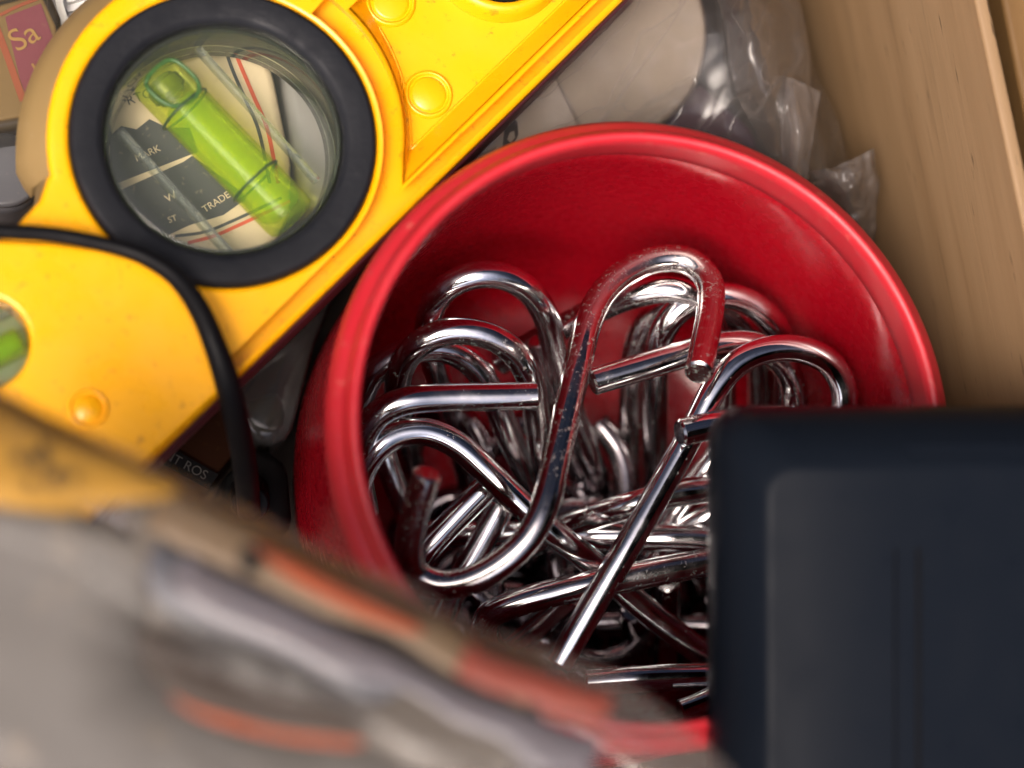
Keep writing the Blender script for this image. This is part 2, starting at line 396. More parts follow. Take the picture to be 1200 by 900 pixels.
# table outside
o = mesh_obj('table_surface', [(-120, -120, -1.1), (120, -120, -1.1), (120, 120, -1.1), (-120, 120, -1.1)], [(0, 1, 2, 3)], M_wood2, smooth=False); tag(o, None, None, kind='structure')
# board beyond the crate wall
p0 = at(1163, -60, 6.0); p1 = at(1240, 330, 6.0); d2 = (p1 - p0).normalized(); n2 = Vector((-d2.y, d2.x, 0)); n2 = n2 if n2.x > 0 else -n2
q = [p0 - d2 * 4, p1 + d2 * 6, p1 + d2 * 6 + n2 * 8, p0 - d2 * 4 + n2 * 8]
ob = quadbox([Vector((v.x, v.y, -1.09)) for v in q] + [Vector((v.x, v.y, 6)) for v in q], 'wooden_block', M_wood2, None, .1)
tag(ob, "brown wooden block outside the crate at the right edge of the picture", "wood block")

# ================================================================== red cup
def r_in(z):
    pts = [(0.3, 3.2), (.55, 3.72), (1.0, 3.95), (2.5, 4.10), (5.0, 4.20), (7.5, 4.16)]
    if z <= pts[0][0]: return pts[0][1]
    for (z0, r0), (z1, r1) in zip(pts, pts[1:]):
        if z <= z1: return r0 + (r1 - r0) * (z - z0) / (z1 - z0)
    return pts[-1][1]
cup = thing('cup', (0, 0, 0), "round red plastic cup holding chrome hooks, in the middle of the crate", "cup")
prof = [(0.001, 0), (3.3, 0), (3.9, .15), (4.2, .6), (4.45, 1.5), (4.60, 3.0), (4.585, 5.0), (4.46, 6.3), (4.40, 6.62), (4.3, 6.66)]
prof_in = [(4.2, 6.75), (4.2, 6.2), (4.2, 5.0), (4.16, 3.6), (4.10, 2.5), (4.03, 1.5), (3.9, .95), (3.6, .5), (3.1, .32), (2.5, .3), (0.001, .3)]
mesh_obj('body', *lathe(prof + prof_in, seg=160), M_red, cup)
rim = [(4.205, 6.6), (4.17, 6.9), (4.15, 7.3), (4.17, 7.44), (4.24, 7.5), (4.31, 7.47), (4.36, 7.36), (4.385, 7.24), (4.44, 7.20), (4.53, 7.14), (4.60, 7.0), (4.61, 6.82), (4.56, 6.66), (4.42, 6.64), (4.3, 6.6)]
mesh_obj('rim', *lathe(rim, seg=160, closed=True), M_rim, cup)

# ================================================================== hooks
WR = .213
HG = "chrome wire hooks piled in the red cup"
def hook(pts, label, mat=None, r=WR, sm=3, steep=1.0):
    zt = max(p[2] for p in pts); pts = [(a_, b_, zt - (zt - c_) * steep) for a_, b_, c_ in pts]
    P = relax(catmull([at(x_, y_, z_ - .45) for x_, y_, z_ in pts], 10), sm)
    for q in P:
        q.z = max(q.z, .3 + r)
        rr = math.hypot(q.x, q.y); mxr = r_in(q.z) - r - .01
        if rr > mxr: q.x *= mxr / rr; q.y *= mxr / rr
    P = relax(P, 2)
    c = P[len(P) // 2]
    V, Fc = tube(P, r); o = mesh_obj('wire_hook', V, Fc, mat or M_chr, loc=c); sharpen(o, 30); return tag(o, label, "hook", HG)
hook([(819, 436, 6.6), (826, 400, 6.2), (833, 360, 5.8), (830, 327, 5.5), (807, 306, 5.35), (770, 304, 5.3), (735, 318, 5.35), (707, 343, 5.45), (690, 376, 5.6), (679, 420, 5.8), (665, 480, 6.05), (650, 545, 6.3), (638, 595, 6.45), (618, 632, 6.4), (585, 662, 6.25), (545, 682, 6.1), (512, 685, 6.0), (487, 672, 6.0), (479, 645, 6.3), (485, 605, 6.65), (500, 556, 7.1)],
     "rust specked hook on top of all the others, its cut end pointing down mid cup", M_rust, .215)
hook([(655, 778, 5.1), (700, 700, 5.3), (740, 632, 5.45), (780, 562, 5.55), (814, 500, 5.65), (838, 455, 5.75), (866, 424, 5.8), (905, 409, 5.8), (945, 411, 5.75), (975, 428, 5.65), (990, 460, 5.5), (985, 498, 5.3), (960, 530, 5.1)],
     "long hook slanting down from beside the black plastic box to the clear bag in front", M_chr, .21)
hook([(798, 507, 6.1), (845, 497, 6.0), (920, 492, 5.6), (985, 520, 4.9), (1000, 590, 4.3), (960, 670, 4.0)],
     "hook with only its short bright cut end showing at the corner of the black box", M_chr)
hook([(695, 447, 5.3), (740, 434, 5.3), (800, 416, 5.3), (845, 404, 5.25), (882, 404, 5.15), (912, 420, 5.0), (930, 450, 4.7), (930, 490, 4.4), (900, 570, 3.9), (870, 660, 3.5)],
     "hook whose straight end points left under the dangling end of the rusty hook", M_chr2)
hook([(774, 640, 2.6), (769, 560, 3.2), (768, 480, 3.9), (769, 425, 4.4), (779, 384, 4.75), (803, 358, 4.9), (840, 347, 4.95), (875, 353, 4.9), (903, 375, 4.8), (918, 405, 4.55), (922, 450, 4.1), (915, 540, 3.4)],
     "hook with a tall open arch right behind the rusty hook's dangling end", M_chr, steep=1.55)
hook([(739, 640, 2.1), (738, 560, 2.7), (740, 470, 3.4), (744, 415, 3.8), (756, 382, 4.1), (785, 358, 4.35), (825, 354, 4.4), (862, 372, 4.25), (886, 408, 3.95), (892, 470, 3.4), (885, 560, 2.8)],
     "hook standing just behind the tall arch, its shank left of the arch's shank", M_chr2, steep=1.55)
hook([(585, 425, 3.0), (625, 402, 3.4), (660, 383, 3.8), (700, 363, 4.3), (742, 346, 4.75), (785, 339, 5.0), (818, 352, 4.95), (838, 388, 4.6), (846, 440, 4.1), (848, 520, 3.4)],
     "hook arching behind the top bend of the rusty hook", M_chr2)
hook([(553, 575, 2.6), (537, 515, 3.1), (520, 460, 3.6), (506, 412, 4.1), (503, 372, 4.5), (519, 341, 4.8), (550, 324, 4.95), (586, 323, 4.95), (617, 338, 4.85), (638, 367, 4.65), (650, 412, 4.3), (665, 465, 3.9), (690, 535, 3.4), (718, 605, 2.9)],
     "hook whose round arch stands farthest back on the left of the cup", M_chr, steep=1.55)
hook([(632, 400, 3.9), (648, 455, 3.3), (668, 520, 2.6), (695, 600, 1.7), (705, 630, 1.4)],
     "straight shank just left of the farthest arch's right leg", M_chr, .19)
hook([(492, 590, 3.0), (478, 525, 3.6), (466, 468, 4.3), (471, 428, 4.7), (493, 401, 4.95), (530, 388, 5.05), (570, 392, 5.05), (602, 412, 4.95), (621, 445, 4.75), (629, 487, 4.4), (636, 540, 3.9), (652, 610, 3.3)],
     "hook whose arch rises just in front of the farthest left arch", M_chr2, steep=1.55)
hook([(627, 464, 5.5), (580, 465, 5.5), (520, 466, 5.5), (475, 470, 5.5), (446, 483, 5.4), (428, 506, 5.2), (420, 545, 4.8), (428, 600, 4.2)],
     "hook with a level straight end crossing the left arches", M_chr2)
hook([(416, 590, 4.4), (424, 553, 4.8), (441, 526, 5.0), (467, 509, 5.05), (500, 506, 5.05), (535, 521, 5.0), (570, 552, 4.9), (605, 586, 4.8), (640, 618, 4.65), (675, 645, 4.45), (705, 668, 4.2), (742, 702, 3.95), (790, 741, 3.8), (835, 772, 3.7), (900, 800, 3.7)],
     "hook bending from the left wall and running down right under the rusty hook", M_chr)
hook([(418, 530, 3.3), (421, 475, 3.9), (438, 436, 4.25), (475, 413, 4.4), (520, 409, 4.4), (553, 426, 4.3), (576, 460, 4.1), (598, 513, 3.7), (625, 572, 3.2), (655, 635, 2.7)],
     "hook arching between the left cup wall and the crossing straight end", M_chr, steep=1.55)
hook([(573, 568, 4.15), (537, 604, 4.05), (497, 648, 3.9), (470, 690, 3.6), (470, 730, 3.3), (500, 750, 3.1)],
     "bright straight hook end leaning right beside the rusty hook's lower tip", M_chr)
hook([(586, 596, 3.65), (562, 640, 3.55), (538, 684, 3.45), (515, 735, 3.2), (505, 780, 3.0)],
     "hook shank passing down behind the rusty hook's lower bend", M_chr)
hook([(500, 625, 2.9), (560, 626, 3.1), (620, 627, 3.35), (690, 629, 3.75), (760, 630, 4.0), (832, 633, 4.15), (890, 645, 4.1), (930, 690, 3.8)],
     "level hook shank crossing the cup just under the fan of straight shanks", M_chr)
hook([(590, 775, 3.3), (570, 748, 3.8), (573, 722, 4.2), (608, 706, 4.4), (660, 692, 4.5), (700, 684, 4.6), (760, 672, 4.65), (829, 659, 4.65), (900, 645, 4.5)],
     "hook with a rounded left bend sloping up to the black box below the level shank", M_chr2, .22)
hook([(620, 640, 3.2), (678, 612, 3.8), (744, 591, 4.35), (800, 577, 4.5), (870, 570, 4.4)],
     "hook shank rising right behind the long slanting hook", M_chr2)
hook([(688, 800, 4.2), (740, 796, 4.3), (835, 793, 4.4), (910, 796, 4.4)],
     "level hook nearest to the front of the cup, beside the clear bag", M_chr)
hook([(800, 838, 4.6), (840, 846, 4.6), (900, 850, 4.5)],
     "short hook end tucked by the front wall of the cup under the black box", M_chr, .18)
hook([(862, 508, 4.4), (825, 552, 4.1), (790, 600, 3.7), (760, 650, 3.3)], "thin looking shank leaning left from behind the black box corner", M_chr, .19)
hook([(870, 590, 4.1), (825, 606, 3.9), (780, 640, 3.5), (740, 690, 3.0)], "hook shank half hidden below the thin leaning one beside the black box", M_chr, .19)
hook([(480, 610, 2.6), (462, 565, 2.9), (445, 520, 3.1), (432, 480, 3.0)], "dim shank against the left wall of the cup", M_chr, .2)
hook([(783, 680, 3.6), (781, 725, 2.5), (778, 790, 1.3)], "upright shank deep in the dark lower right of the cup", M_chr2, steep=1.)
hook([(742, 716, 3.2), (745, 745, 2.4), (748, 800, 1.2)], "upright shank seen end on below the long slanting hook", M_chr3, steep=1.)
hook([(668, 700, 3.4), (640, 725, 3.0), (605, 752, 2.6), (560, 790, 2.2)], "shank slanting under the hook with the rounded left bend", M_chr, steep=1.)
# the unseen depth of the pile
def unseen_s_hook(c, rot, mat):
    R = .72; Ls = 2.3; P = []
    for k in range(11): an = math.pi * (1 - k / 10.); P.append(Vector((R + R * math.cos(math.pi - an + math.pi) if 0 else -R + R * math.cos(an - math.pi + math.pi) * 1 - 0, Ls / 2 + R * math.sin(an), 0)))
    P = [Vector((-2 * R, Ls / 2 - .5, 0))] + [Vector((-R - R * math.cos(math.pi * k / 10), Ls / 2 + R * math.sin(math.pi * k / 10), 0)) for k in range(11)]
    P += [Vector((0, y, 0)) for y in (Ls / 4, 0, -Ls / 4)]
    P += [Vector((R - R * math.cos(math.pi * k / 10), -Ls / 2 - R * math.sin(math.pi * k / 10), 0)) for k in range(11)] + [Vector((2 * R, -Ls / 2 + .5, 0))]
    P = [rot @ p + c for p in P]; P = relax(catmull(P, 3), 1)
    for q in P:
        q.z = max(q.z, .3 + WR); rr = math.hypot(q.x, q.y); mxr = r_in(q.z) - WR - .02
        if rr > mxr: q.x *= mxr / rr; q.y *= mxr / rr
    return relax(P, 2)
from mathutils import Euler
deep = random.Random(11)
for i in range(18):
    ang = deep.uniform(0, 6.28); rad = deep.uniform(.2, 2.2); z = .6 + 1.4 * (i / 18)
    cx, cy = rad * math.cos(ang) + .2, rad * math.sin(ang) - 1.9
    rot = Euler((deep.uniform(-.9, .9), deep.uniform(-.9, .9), deep.uniform(0, 6.28))).to_matrix()
    P = unseen_s_hook(Vector((cx, cy, z)), rot, None)
    P = [Vector((p.x, p.y, min(p.z, 2.1))) for p in P]
    V, Fc = tube(P, .2, 14); o = mesh_obj('wire_hook', V, Fc, M_chr3, loc=(cx, cy, z))  # unseen hooks added to fill the depth of the pile
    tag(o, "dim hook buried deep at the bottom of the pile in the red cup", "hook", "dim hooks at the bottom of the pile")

# ================================================================== the yellow level
ZL = 6.4
O = at(263, 161, ZL); U = (at(730, 0, ZL) - at(300, 420, ZL)).normalized(); Vv = Vector((0, 0, 1)).cross(U)
def lv(px, py):                                         # photo position -> level's own plane coordinates
    d = at(px, py, ZL) - O; return (d.dot(U), d.dot(Vv))
def w3(x, y, z): return O + U * x + Vv * y + Vector((0, 0, z))
K = (at(441, 161, ZL) - O).length / 178.0               # cm per photo pixel there
level = thing('spirit_level', (O.x, O.y, 0), "yellow plastic spirit level with a big round black-rimmed green vial", "spirit level")
def arc_px(cx, cy, r, a0, a1, n=24):
    c = lv(cx, cy); base = math.atan2(U.y, U.x); out = []
    for i in range(n + 1):
        t = math.radians(a0 + (a1 - a0) * i / n); out.append((cx + r * math.cos(t), cy - r * math.sin(t)))
    return out
def circ_l(cx, cy, rpx, n=96):
    c = lv(cx, cy); return [(c[0] + rpx * K * math.cos(2 * math.pi * i / n), c[1] + rpx * K * math.sin(2 * math.pi * i / n)) for i in range(n)]
low = [(900, -175), (730, 0), (600, 128), (440, 285), (295, 427), (180, 538), (70, 645)]
left = [(40, 655), (0, 640), (-90, 560), (-135, 500), (-135, 440), (-105, 372)]
bul = [(-40, 312), (20, 262), (46, 234), (56, 205)] + arc_px(263, 161, 209, 192, 60, 30)
top = [(400, -60), (500, -195), (760, -420)]
outl = [lv(*p) for p in low + left + bul + top]
def flare(poly, dist):                                  # offset of an outline
    n = len(poly); out = []
    area = sum(poly[i][0] * poly[(i + 1) % n][1] - poly[(i + 1) % n][0] * poly[i][1] for i in range(n)); sg = 1 if area > 0 else -1
    for i in range(n):
        a = Vector(poly[i - 1]); b = Vector(poly[(i + 1) % n]); t = (b - a).normalized(); out.append((poly[i][0] + t.y * dist * sg, poly[i][1] - t.x * dist * sg))
    return out
ring_hole = circ_l(263, 161, 178)
rec_top = [lv(*p) for p in [(472, 217)] + arc_px(263, 161, 212, -8, 62, 16) + [(400, -85), (520, -205), (900, -212 + 0)] + [(870, -180), (690, 0)]]
# clean the recess outline
rec_top = [lv(*p) for p in [(474, 212)] + arc_px(263, 161, 213, -6, 58, 16) + [(420, -95), (540, -215), (700, -260), (850, -155), (690, 0), (580, 108)]]
rec_bot = [lv(*p) for p in [(484, 168), (480, 120), (472, 70), (455, 35), (436, -5), (430, -60), (445, -85), (550, -190), (690, -225), (810, -150), (658, 0), (570, 85)]]
ROUND = lambda P: P
# upper layer with the recess and the ring opening
V, Fc = bslab(outl, [ring_hole, rec_top, circ_l(-22, 403, 54)], w3, -.42, 0, .10)
body = mesh_obj('body', V, Fc, M_yel, level); sharpen(body, 50)
# lower layer
V, Fc = slab(outl, [ring_hole], w3, -1.3, -.423)
sharpen(mesh_obj('lower_body', V, Fc, M_yel, level), 40)
# recess slope
def loft2(A_, z0, B_, z1, n=160):
    def res(poly, n):
        pts = [Vector((x, y)) for x, y in poly] + [Vector(poly[0])]; L = [0]
        for i in range(len(pts) - 1): L.append(L[-1] + (pts[i + 1] - pts[i]).length)
        out = []; j = 0
        for k in range(n):
            s_ = L[-1] * k / n
            while L[j + 1] < s_: j += 1
            t = (s_ - L[j]) / (L[j + 1] - L[j]); out.append(pts[j].lerp(pts[j + 1], t))
        return out
    a_, b_ = res(A_, n), res(B_, n); b2 = []
    from mathutils.kdtree import KDTree
    for p in a_:                                       # nearest point on B outline
        best = None
        for i in range(len(b_)):
            q0 = b_[i]; d = (q0 - p).length
            if best is None or d < best[0]: best = (d, q0)
        b2.append(best[1])
    V = [w3(p.x, p.y, z0) for p in a_] + [w3(p.x, p.y, z1) for p in b2]
    return V, [(i, (i + 1) % n, (i + 1) % n + n, i + n) for i in range(n)]
V, Fc = loft2(rec_top, -.03, rec_bot, -.40)
mesh_obj('recess_slope', V, Fc, M_yel, level)
# thin raised bead along the foot of the slope
def bead(pxs, r, z, name='bead'):
    P = catmull([w3(*lv(*p), z) for p in pxs], 5); V, Fc = tube(P, r, 8); return mesh_obj(name, V, Fc, M_yel, level)
bead([(487, 166), (530, 125), (600, 58), (658, 2), (740, -80)], .028, -.40)
bead([(487, 166), (485, 130), (478, 88), (462, 45), (438, 0), (434, -50)], .022, -.41)
# round bosses in the recess and on the end plate
def boss(cx, cy, r, z, name='boss'):
    c = lv(cx, cy); cc = w3(c[0], c[1], 0); R = r * K
    pr = [(0.001, z + .035), (R * .7, z + .03), (R * .82, z + .005), (R * .86, z - .02), (R * .9, z - .02), (R * .95, z + .03), (R * 1.02, z + .05), (R * 1.1, z + .03), (R * 1.16, z - .02)]
    V, Fc = lathe([(a_, b_ + ZL) for a_, b_ in pr], (cc.x, cc.y), 48); mesh_obj(name, V, Fc, M_yel, level)
boss(507, 101, 26, -.40); boss(462, -8, 27, -.40)
c = lv(590, -62); cc = w3(*c, 0)
V, Fc = lathe([(64 * K, ZL - .40), (64 * K, ZL - .2), (67 * K, ZL - .12), (74 * K, ZL - .12), (80 * K, ZL - .2), (84 * K, ZL - .41)], (cc.x, cc.y), 72); mesh_obj('vial_collar', V, Fc, M_yel, level)
V, Fc = lathe([(63.5 * K, ZL - .38), (63.5 * K, ZL - .17), (60 * K, ZL - .12), (50 * K, ZL - .12), (46 * K, ZL - .2), (46 * K, ZL - .39), (.001, ZL - .39)], (cc.x, cc.y), 72); mesh_obj('small_black_ring', V, Fc, M_rub, level)
# raised end plate
plate = [(-150, 300), (-60, 286), (0, 284), (60, 287), (115, 294), (165, 308), (200, 330), (226, 362), (246, 405), (262, 448), (255, 462), (180, 533), (70, 640), (0, 625), (-90, 545), (-128, 490), (-140, 400)]
hole = circ_l(-22, 403, 54)
V, Fc = bslab([lv(*p) for p in plate], [hole], w3, -.05, .13, .07); sharpen(mesh_obj('end_plate', V, Fc, M_yel, level), 50)
boss(103, 481, 20, .13)
c = lv(-22, 403); cc = w3(*c, 0)
V, Fc = _cap(lathe([(50 * K, ZL + .02), (52 * K, ZL + .10), (49 * K, ZL + .12), (20 * K, ZL + .13)], (cc.x, cc.y), 48), 48, 4); mesh_obj('side_window', V, Fc, M_acr, level)
V, Fc = _cap(lathe([(53 * K, ZL - .40), (53 * K, ZL - .38), (8 * K, ZL - .38)], (cc.x, cc.y), 48), 48, 3)
mesh_obj('side_back', V, Fc, plastic("dull_green_back", (.16, .20, .09), .4, (.45, .45, .38), .6, 120, .1), level)
def side_bar(a_, b_, r, z, mat, name):
    p = w3(*lv(*a_), z); q_ = w3(*lv(*b_), z); V, Fc = tube([p.lerp(q_, t / 6) for t in range(7)], r, 20); mesh_obj(name, V, Fc, mat, level)
side_bar((-60, 442), (22, 398), .21, -.12, M_vial, 'side_vial'); side_bar((-58, 441), (20, 399), .16, -.12, M_liq, 'side_vial_liquid')
side_bar((-50, 395), (12, 362), .05, -.12, M_bar, 'side_bar')

# outer flange on the bulge's far side; brown reflection painted in as tan
fo = flare(outl, .42)
n0 = len(low) + len(left)
seq = list(range(n0 - 1, n0 + len(bul)))
V = []; Fc = []
for k, i in enumerate(seq):
    i2 = (outl[i], fo[i]); f_ = min(1, max(0.12, (k - 2) / 5)) if k < 7 else 1
    fx = outl[i][0] + (fo[i][0] - outl[i][0]) * f_; fy = outl[i][1] + (fo[i][1] - outl[i][1]) * f_
    V += [w3(*outl[i], -.12), w3(outl[i][0] * .45 + fx * .55, outl[i][1] * .45 + fy * .55, -.45), w3(fx, fy, -.8), w3(fx, fy, -1.29)]
for k in range(len(seq) - 1):
    for j in range(3): a_ = k * 4 + j; Fc.append((a_, a_ + 1, a_ + 5, a_ + 4))
M_tan = plastic("tan_reflection_yellow", (.27, .18, .07), .5, (.35, .26, .15), .5, 120, .15)
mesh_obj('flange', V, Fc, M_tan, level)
# dull plum edge strip under the lower rail
P = [w3(*lv(x, y), 0) for x, y in low]
V = []; Fc = []
off = Vv * -1
for k, p in enumerate(P): V += [p + off * .012 + Vector((0, 0, -.16)), p + off * .05 + Vector((0, 0, -.2)), p + off * .05 + Vector((0, 0, -1.29)), p + off * -.05 + Vector((0, 0, -1.29))]
for k in range(len(P) - 1):
    for j in range(3): a_ = k * 4 + j; Fc.append((a_, a_ + 1, a_ + 5, a_ + 4))
mesh_obj('edge_strip', V, Fc, plastic("plum_edge", (.10, .022, .03), .5, (.1, .05, .03), .3, 200, .1), level)
# black ring
R = 178 * K; r0 = 139 * K
pr = [(R - .002, ZL - 1.25), (R - .002, ZL - .02), (R - .03, ZL + .07), (R - .09, ZL + .10), (r0 + .12, ZL + .08), (r0 + .03, ZL + .03), (r0, ZL - .05), (r0, ZL - 1.25)]
V, Fc = lathe(pr, (O.x, O.y), 160, closed=True); mesh_obj('rubber_ring', V, Fc, M_rub, level)
# clear capsule: lid, wall, floor
V, Fc = _cap(lathe([(r0 - .02, ZL - .14), (r0 - .01, ZL - .06), (r0 - .05, ZL - .03), (r0 - .3, ZL - .02)], (O.x, O.y), 96), 96, 4)
mesh_obj('vial_window', V, Fc, M_acr, level)
V, Fc = lathe([(r0 - .01, ZL - .16), (r0 - .09, ZL - .16), (r0 - .13, ZL - 1.12), (r0 - .01, ZL - 1.12)], (O.x, O.y), 96, closed=True); mesh_obj('capsule_wall', V, Fc, M_acre, level)
def seg_px(a_, b_, r, z, mat, name, squash=1):
    p = w3(*lv(*a_), z); q_ = w3(*lv(*b_), z); P = [p.lerp(q_, i / 8) for i in range(9)]; V, Fc = tube(P, r, 4); return mesh_obj(name, V, Fc, mat, level, smooth=False)
seg_px((143, 137), (288, 298), .085, -.75, M_bar, 'capsule_bar'); seg_px((236, 38), (378, 196), .075, -.75, M_bar, 'capsule_bar')
# vial
def vial_tube(a_, b_, r, z, mat, name, seg=40, cap=True, e=.25):
    p = w3(*lv(*a_), z); q_ = w3(*lv(*b_), z); n = 24; P = [p.lerp(q_, i / n) for i in range(n + 1)]
    L = (q_ - p).length; rr = [r * min(1, (1 - max(0, 1 - min(i, n - i) * L / n / e) ** 3) ** .5 + .0) if e else r for i in range(n + 1)]
    rr = [max(x, r * .8) for x in rr] if e < .2 else [r * (.96 if i in (0, n) else 1) for i in range(n + 1)]
    V, Fc = tube(P, rr, seg, cap); return mesh_obj(name, V, Fc, mat, level)
vial = vial_tube((184, 74), (347, 243), 33 * K, -.62, M_vial, 'vial')
vial_tube((216, 108), (338, 234), 29 * K, -.62, M_liq, 'vial_liquid', e=.12)
vial_tube((190, 80), (207, 98), 23 * K, -.62, clear("bubble", (.55, .62, .15), (.35, .42, .08), .4), 'bubble', e=.1)
def vring(c_, name='vial_line'):
    a_ = Vector((163, 169)).normalized(); p = w3(*lv(*c_), -.62); q_ = w3(*lv(c_[0] + a_.x * 10, c_[1] + a_.y * 10), -.62); t = (q_ - p).normalized()
    N = Vector((0, 0, 1)); B = t.cross(N); P = [p + (N * math.cos(2 * math.pi * k / 40) + B * math.sin(2 * math.pi * k / 40)) * 34 * K for k in range(41)]
    V, Fc = tube(P, .022, 6, cap=False); mesh_obj(name, V, Fc, plastic("dark_green_line", (.01, .05, .01), .4, (.02, .05, .02), .1, 300, .02), level)
vring((220, 113)); vring((304, 199))
M_gline = plastic("green_rim", (.03, .12, .012), .3, (.02, .05, .02), .1, 300, .02)
lp = catmull([w3(*lv(*p), -.25) for p in smooth_poly([(172, 92), (186, 72), (203, 64), (222, 76), (235, 94), (228, 110), (208, 118), (190, 112)], 3)], 2)
V, Fc = tube(lp + [lp[0]], .035, 8, cap=False); mesh_obj('bubble_rim', V, Fc, M_gline, level)

# ================================================================== printed tin seen through the window
ZP = 5.0
tin = thing('printed_tin', at(220, 190, 0), "old cream and black printed tin seen through the level's round window", "tin")
P = [(60, 200), (100, 60), (225, 30), (292, 28), (360, 170), (345, 300), (190, 330), (60, 300)]
Q = [(105, 40), (300, 15), (322, 90), (342, 190), (340, 250), (300, 330), (150, 340), (100, 200)]
box_px(Q, .3, ZP, M_cream, 'lid', tin, .15)
box_px([(96, 150), (120, 146), (150, 340), (110, 345)], .3, ZP - .4, M_cream, 'corner', tin, .1)
patch([(128, 160), (142, 148), (160, 152), (175, 140), (196, 150), (222, 150), (232, 178), (132, 217)], ZP, M_dkprint, 'dark_panel', tin, lift=.02)
patch([(130, 228), (215, 190), (225, 183), (268, 214), (290, 232), (262, 252), (222, 264), (196, 276), (150, 262), (132, 245)], ZP, M_dkprint, 'dark_panel', tin, lift=.02)
patch([(222, 66), (262, 50), (256, 32), (225, 36)], ZP, M_dkprint, 'dark_panel', tin, lift=.02)
strip_px([(258, 34), (270, 76), (288, 118), (302, 150), (316, 215)], 4, ZP, M_dkprint, 'black_line', tin, .02)
strip_px([(265, 30), (279, 70), (298, 115), (312, 148), (326, 215)], 4.5, ZP, M_redink, 'red_line', tin, .02)
strip_px([(205, 277), (240, 272), (275, 258), (330, 232)], 3.5, ZP, M_dkprint, 'black_line', tin, .02)
strip_px([(220, 285), (250, 277), (280, 264), (340, 236)], 4, ZP, M_redink, 'red_line', tin, .02)
text_px("RTON", 150, 124, 190, 110, 11, ZP, M_dkprint, 'lettering', tin)
text_px("TRADE", 240, 250, 275, 228, 8, ZP, M_cream, 'lettering', tin, .03)
text_px("MARK", 160, 190, 200, 172, 8, ZP, M_cream, 'lettering', tin, .03)
text_px("W", 196, 238, 215, 228, 9, ZP, M_cream, 'lettering', tin, .03)
text_px("ST", 198, 262, 215, 256, 7, ZP, M_cream, 'lettering', tin, .03)

gp = thing('grey_packet', at(370, 150, 0), "smooth grey plastic packet behind the right side of the level's round window", "packet")
box_px([(318, -10), (390, 20), (440, 180), (420, 290), (352, 232), (336, 130)], .3, ZP - .1, plastic("packet_grey", (.26, .25, .23), .35, (.15, .13, .1), .3, 90, .2), 'packet', gp, .2)
# ================================================================== things at the far left
tb = thing('clear_box', at(30, 70, 0), "small clear plastic box with a plum and gold label, top left", "box")
Z1 = 5.2
box_px([(-60, 20), (48, -8), (66, 30), (74, 110), (30, 136), (-60, 152)], 3.2, Z1 - .35, M_brcard, 'card', tb, .05)
patch([(6, 20), (48, 4), (64, 50), (70, 104), (36, 126), (24, 95)], Z1 - .34, M_purple, 'plum_label', tb, lift=.01)
strip_px([(-5, 30), (10, 70), (27, 118)], 8, Z1 - .34, M_orange, 'orange_stripe', tb, .01)
strip_px([(0, 18), (20, 8), (46, -2)], 4, Z1 - .34, M_orange, 'orange_stripe', tb, .015)
text_px("Sa", 20, 62, 44, 48, 26, Z1 - .32, M_gold, 'lettering', tb)
text_px("U", 44, 92, 56, 86, 18, Z1 - .32, M_gold, 'lettering', tb)
V, Fc = [], []
box_px([(-70, 12), (55, -20), (72, 20), (78, 112), (32, 148), (-70, 165)], 3.0, Z1, clear("box_plastic", (.86, .85, .80), (.55, .52, .42), .10, .08), 'clear_lid', tb, .12)
wr = thing('ribbed_holder', at(90, 10, 0), "white ribbed plastic holder behind the level, top left", "holder")
box_px([(50, -40), (150, -60), (150, 30), (88, 62), (80, 60)], 2.8, 4.2, M_white, 'plate', wr, .05)
for k in range(7):
    strip_px([(78, -18 + k * 11), (100, -24 + k * 11), (125, -32 + k * 11)], 5, 4.2, M_white, 'rib', wr, .12, .13)
strip_px([(62, -30), (72, 20), (88, 60)], 9, 4.25, M_white, 'edge', wr, .25, .3)
cn = thing('film_canister', at(12, 200, 0), "dark grey round pot standing left of the level's ring", "pot")
cc = at(4, 200, 4.2); cyl(cc, 47 * .0130, .1, 4.1, M_grey, 'pot', cn, 64, .15); cyl(cc, 44 * .0130, 4.1, 4.3, M_grey, 'lid', cn, 64, .06)
cs = thing('striped_card', at(45, 190, 0), "cream card edge with an orange stripe beside the dark grey pot", "card")
box_px([(32, 140), (46, 134), (66, 215), (58, 236), (48, 232)], .2, 3.7, M_cream, 'card', cs, .03)
strip_px([(42, 140), (50, 165), (58, 195), (62, 220)], 6, 3.7, M_orange, 'stripe', cs, .015)

# ================================================================== black cable and what lies in the gap
P = [(-60, 268, 6.9), (0, 271, 6.9), (60, 275, 6.9), (120, 286, 6.95), (165, 299, 7.0), (205, 324, 7.0), (233, 362, 7.05), (253, 408, 7.0), (268, 455, 6.8), (280, 505, 6.2), (288, 555, 5.2), (292, 600, 3.6)]
P3 = relax(catmull([at(*p) for p in P], 10), 3); rr = [.108 + .07 * min(1, max(0, (i / len(P3) - .3) / .4)) for i in range(len(P3))]
V, Fc = tube(P3, rr, 20); o = mesh_obj('cable', V, Fc, M_cab, loc=P3[40]); tag(o, "black rubber cable looping over the yellow level", "cable")
pl = thing('black_plug', at(290, 580, 0), "black plug at the cable's end in the dark gap beside the red cup", "plug")
box_px([(262, 560), (300, 520), (338, 540), (345, 620), (300, 640), (255, 600)], .2, 3.2, M_ink, 'housing', pl, .2)
V, Fc = tube([at(292, 575, 3.2), at(293, 590, 3.6)], .3, 20); mesh_obj('collar', V, Fc, M_cab, pl)
bx = thing('brown_carton', at(230, 545, 0), "small dark brown carton with pale lettering under the level's lower edge", "carton")
box_px([(150, 470), (268, 440), (285, 520), (250, 560), (180, 530)], .2, 3.2, M_dkbrown, 'carton', bx, .05)
patch([(186, 516), (256, 556), (244, 574), (176, 536)], 3.24, M_ink, 'black_band', bx, lift=.01)
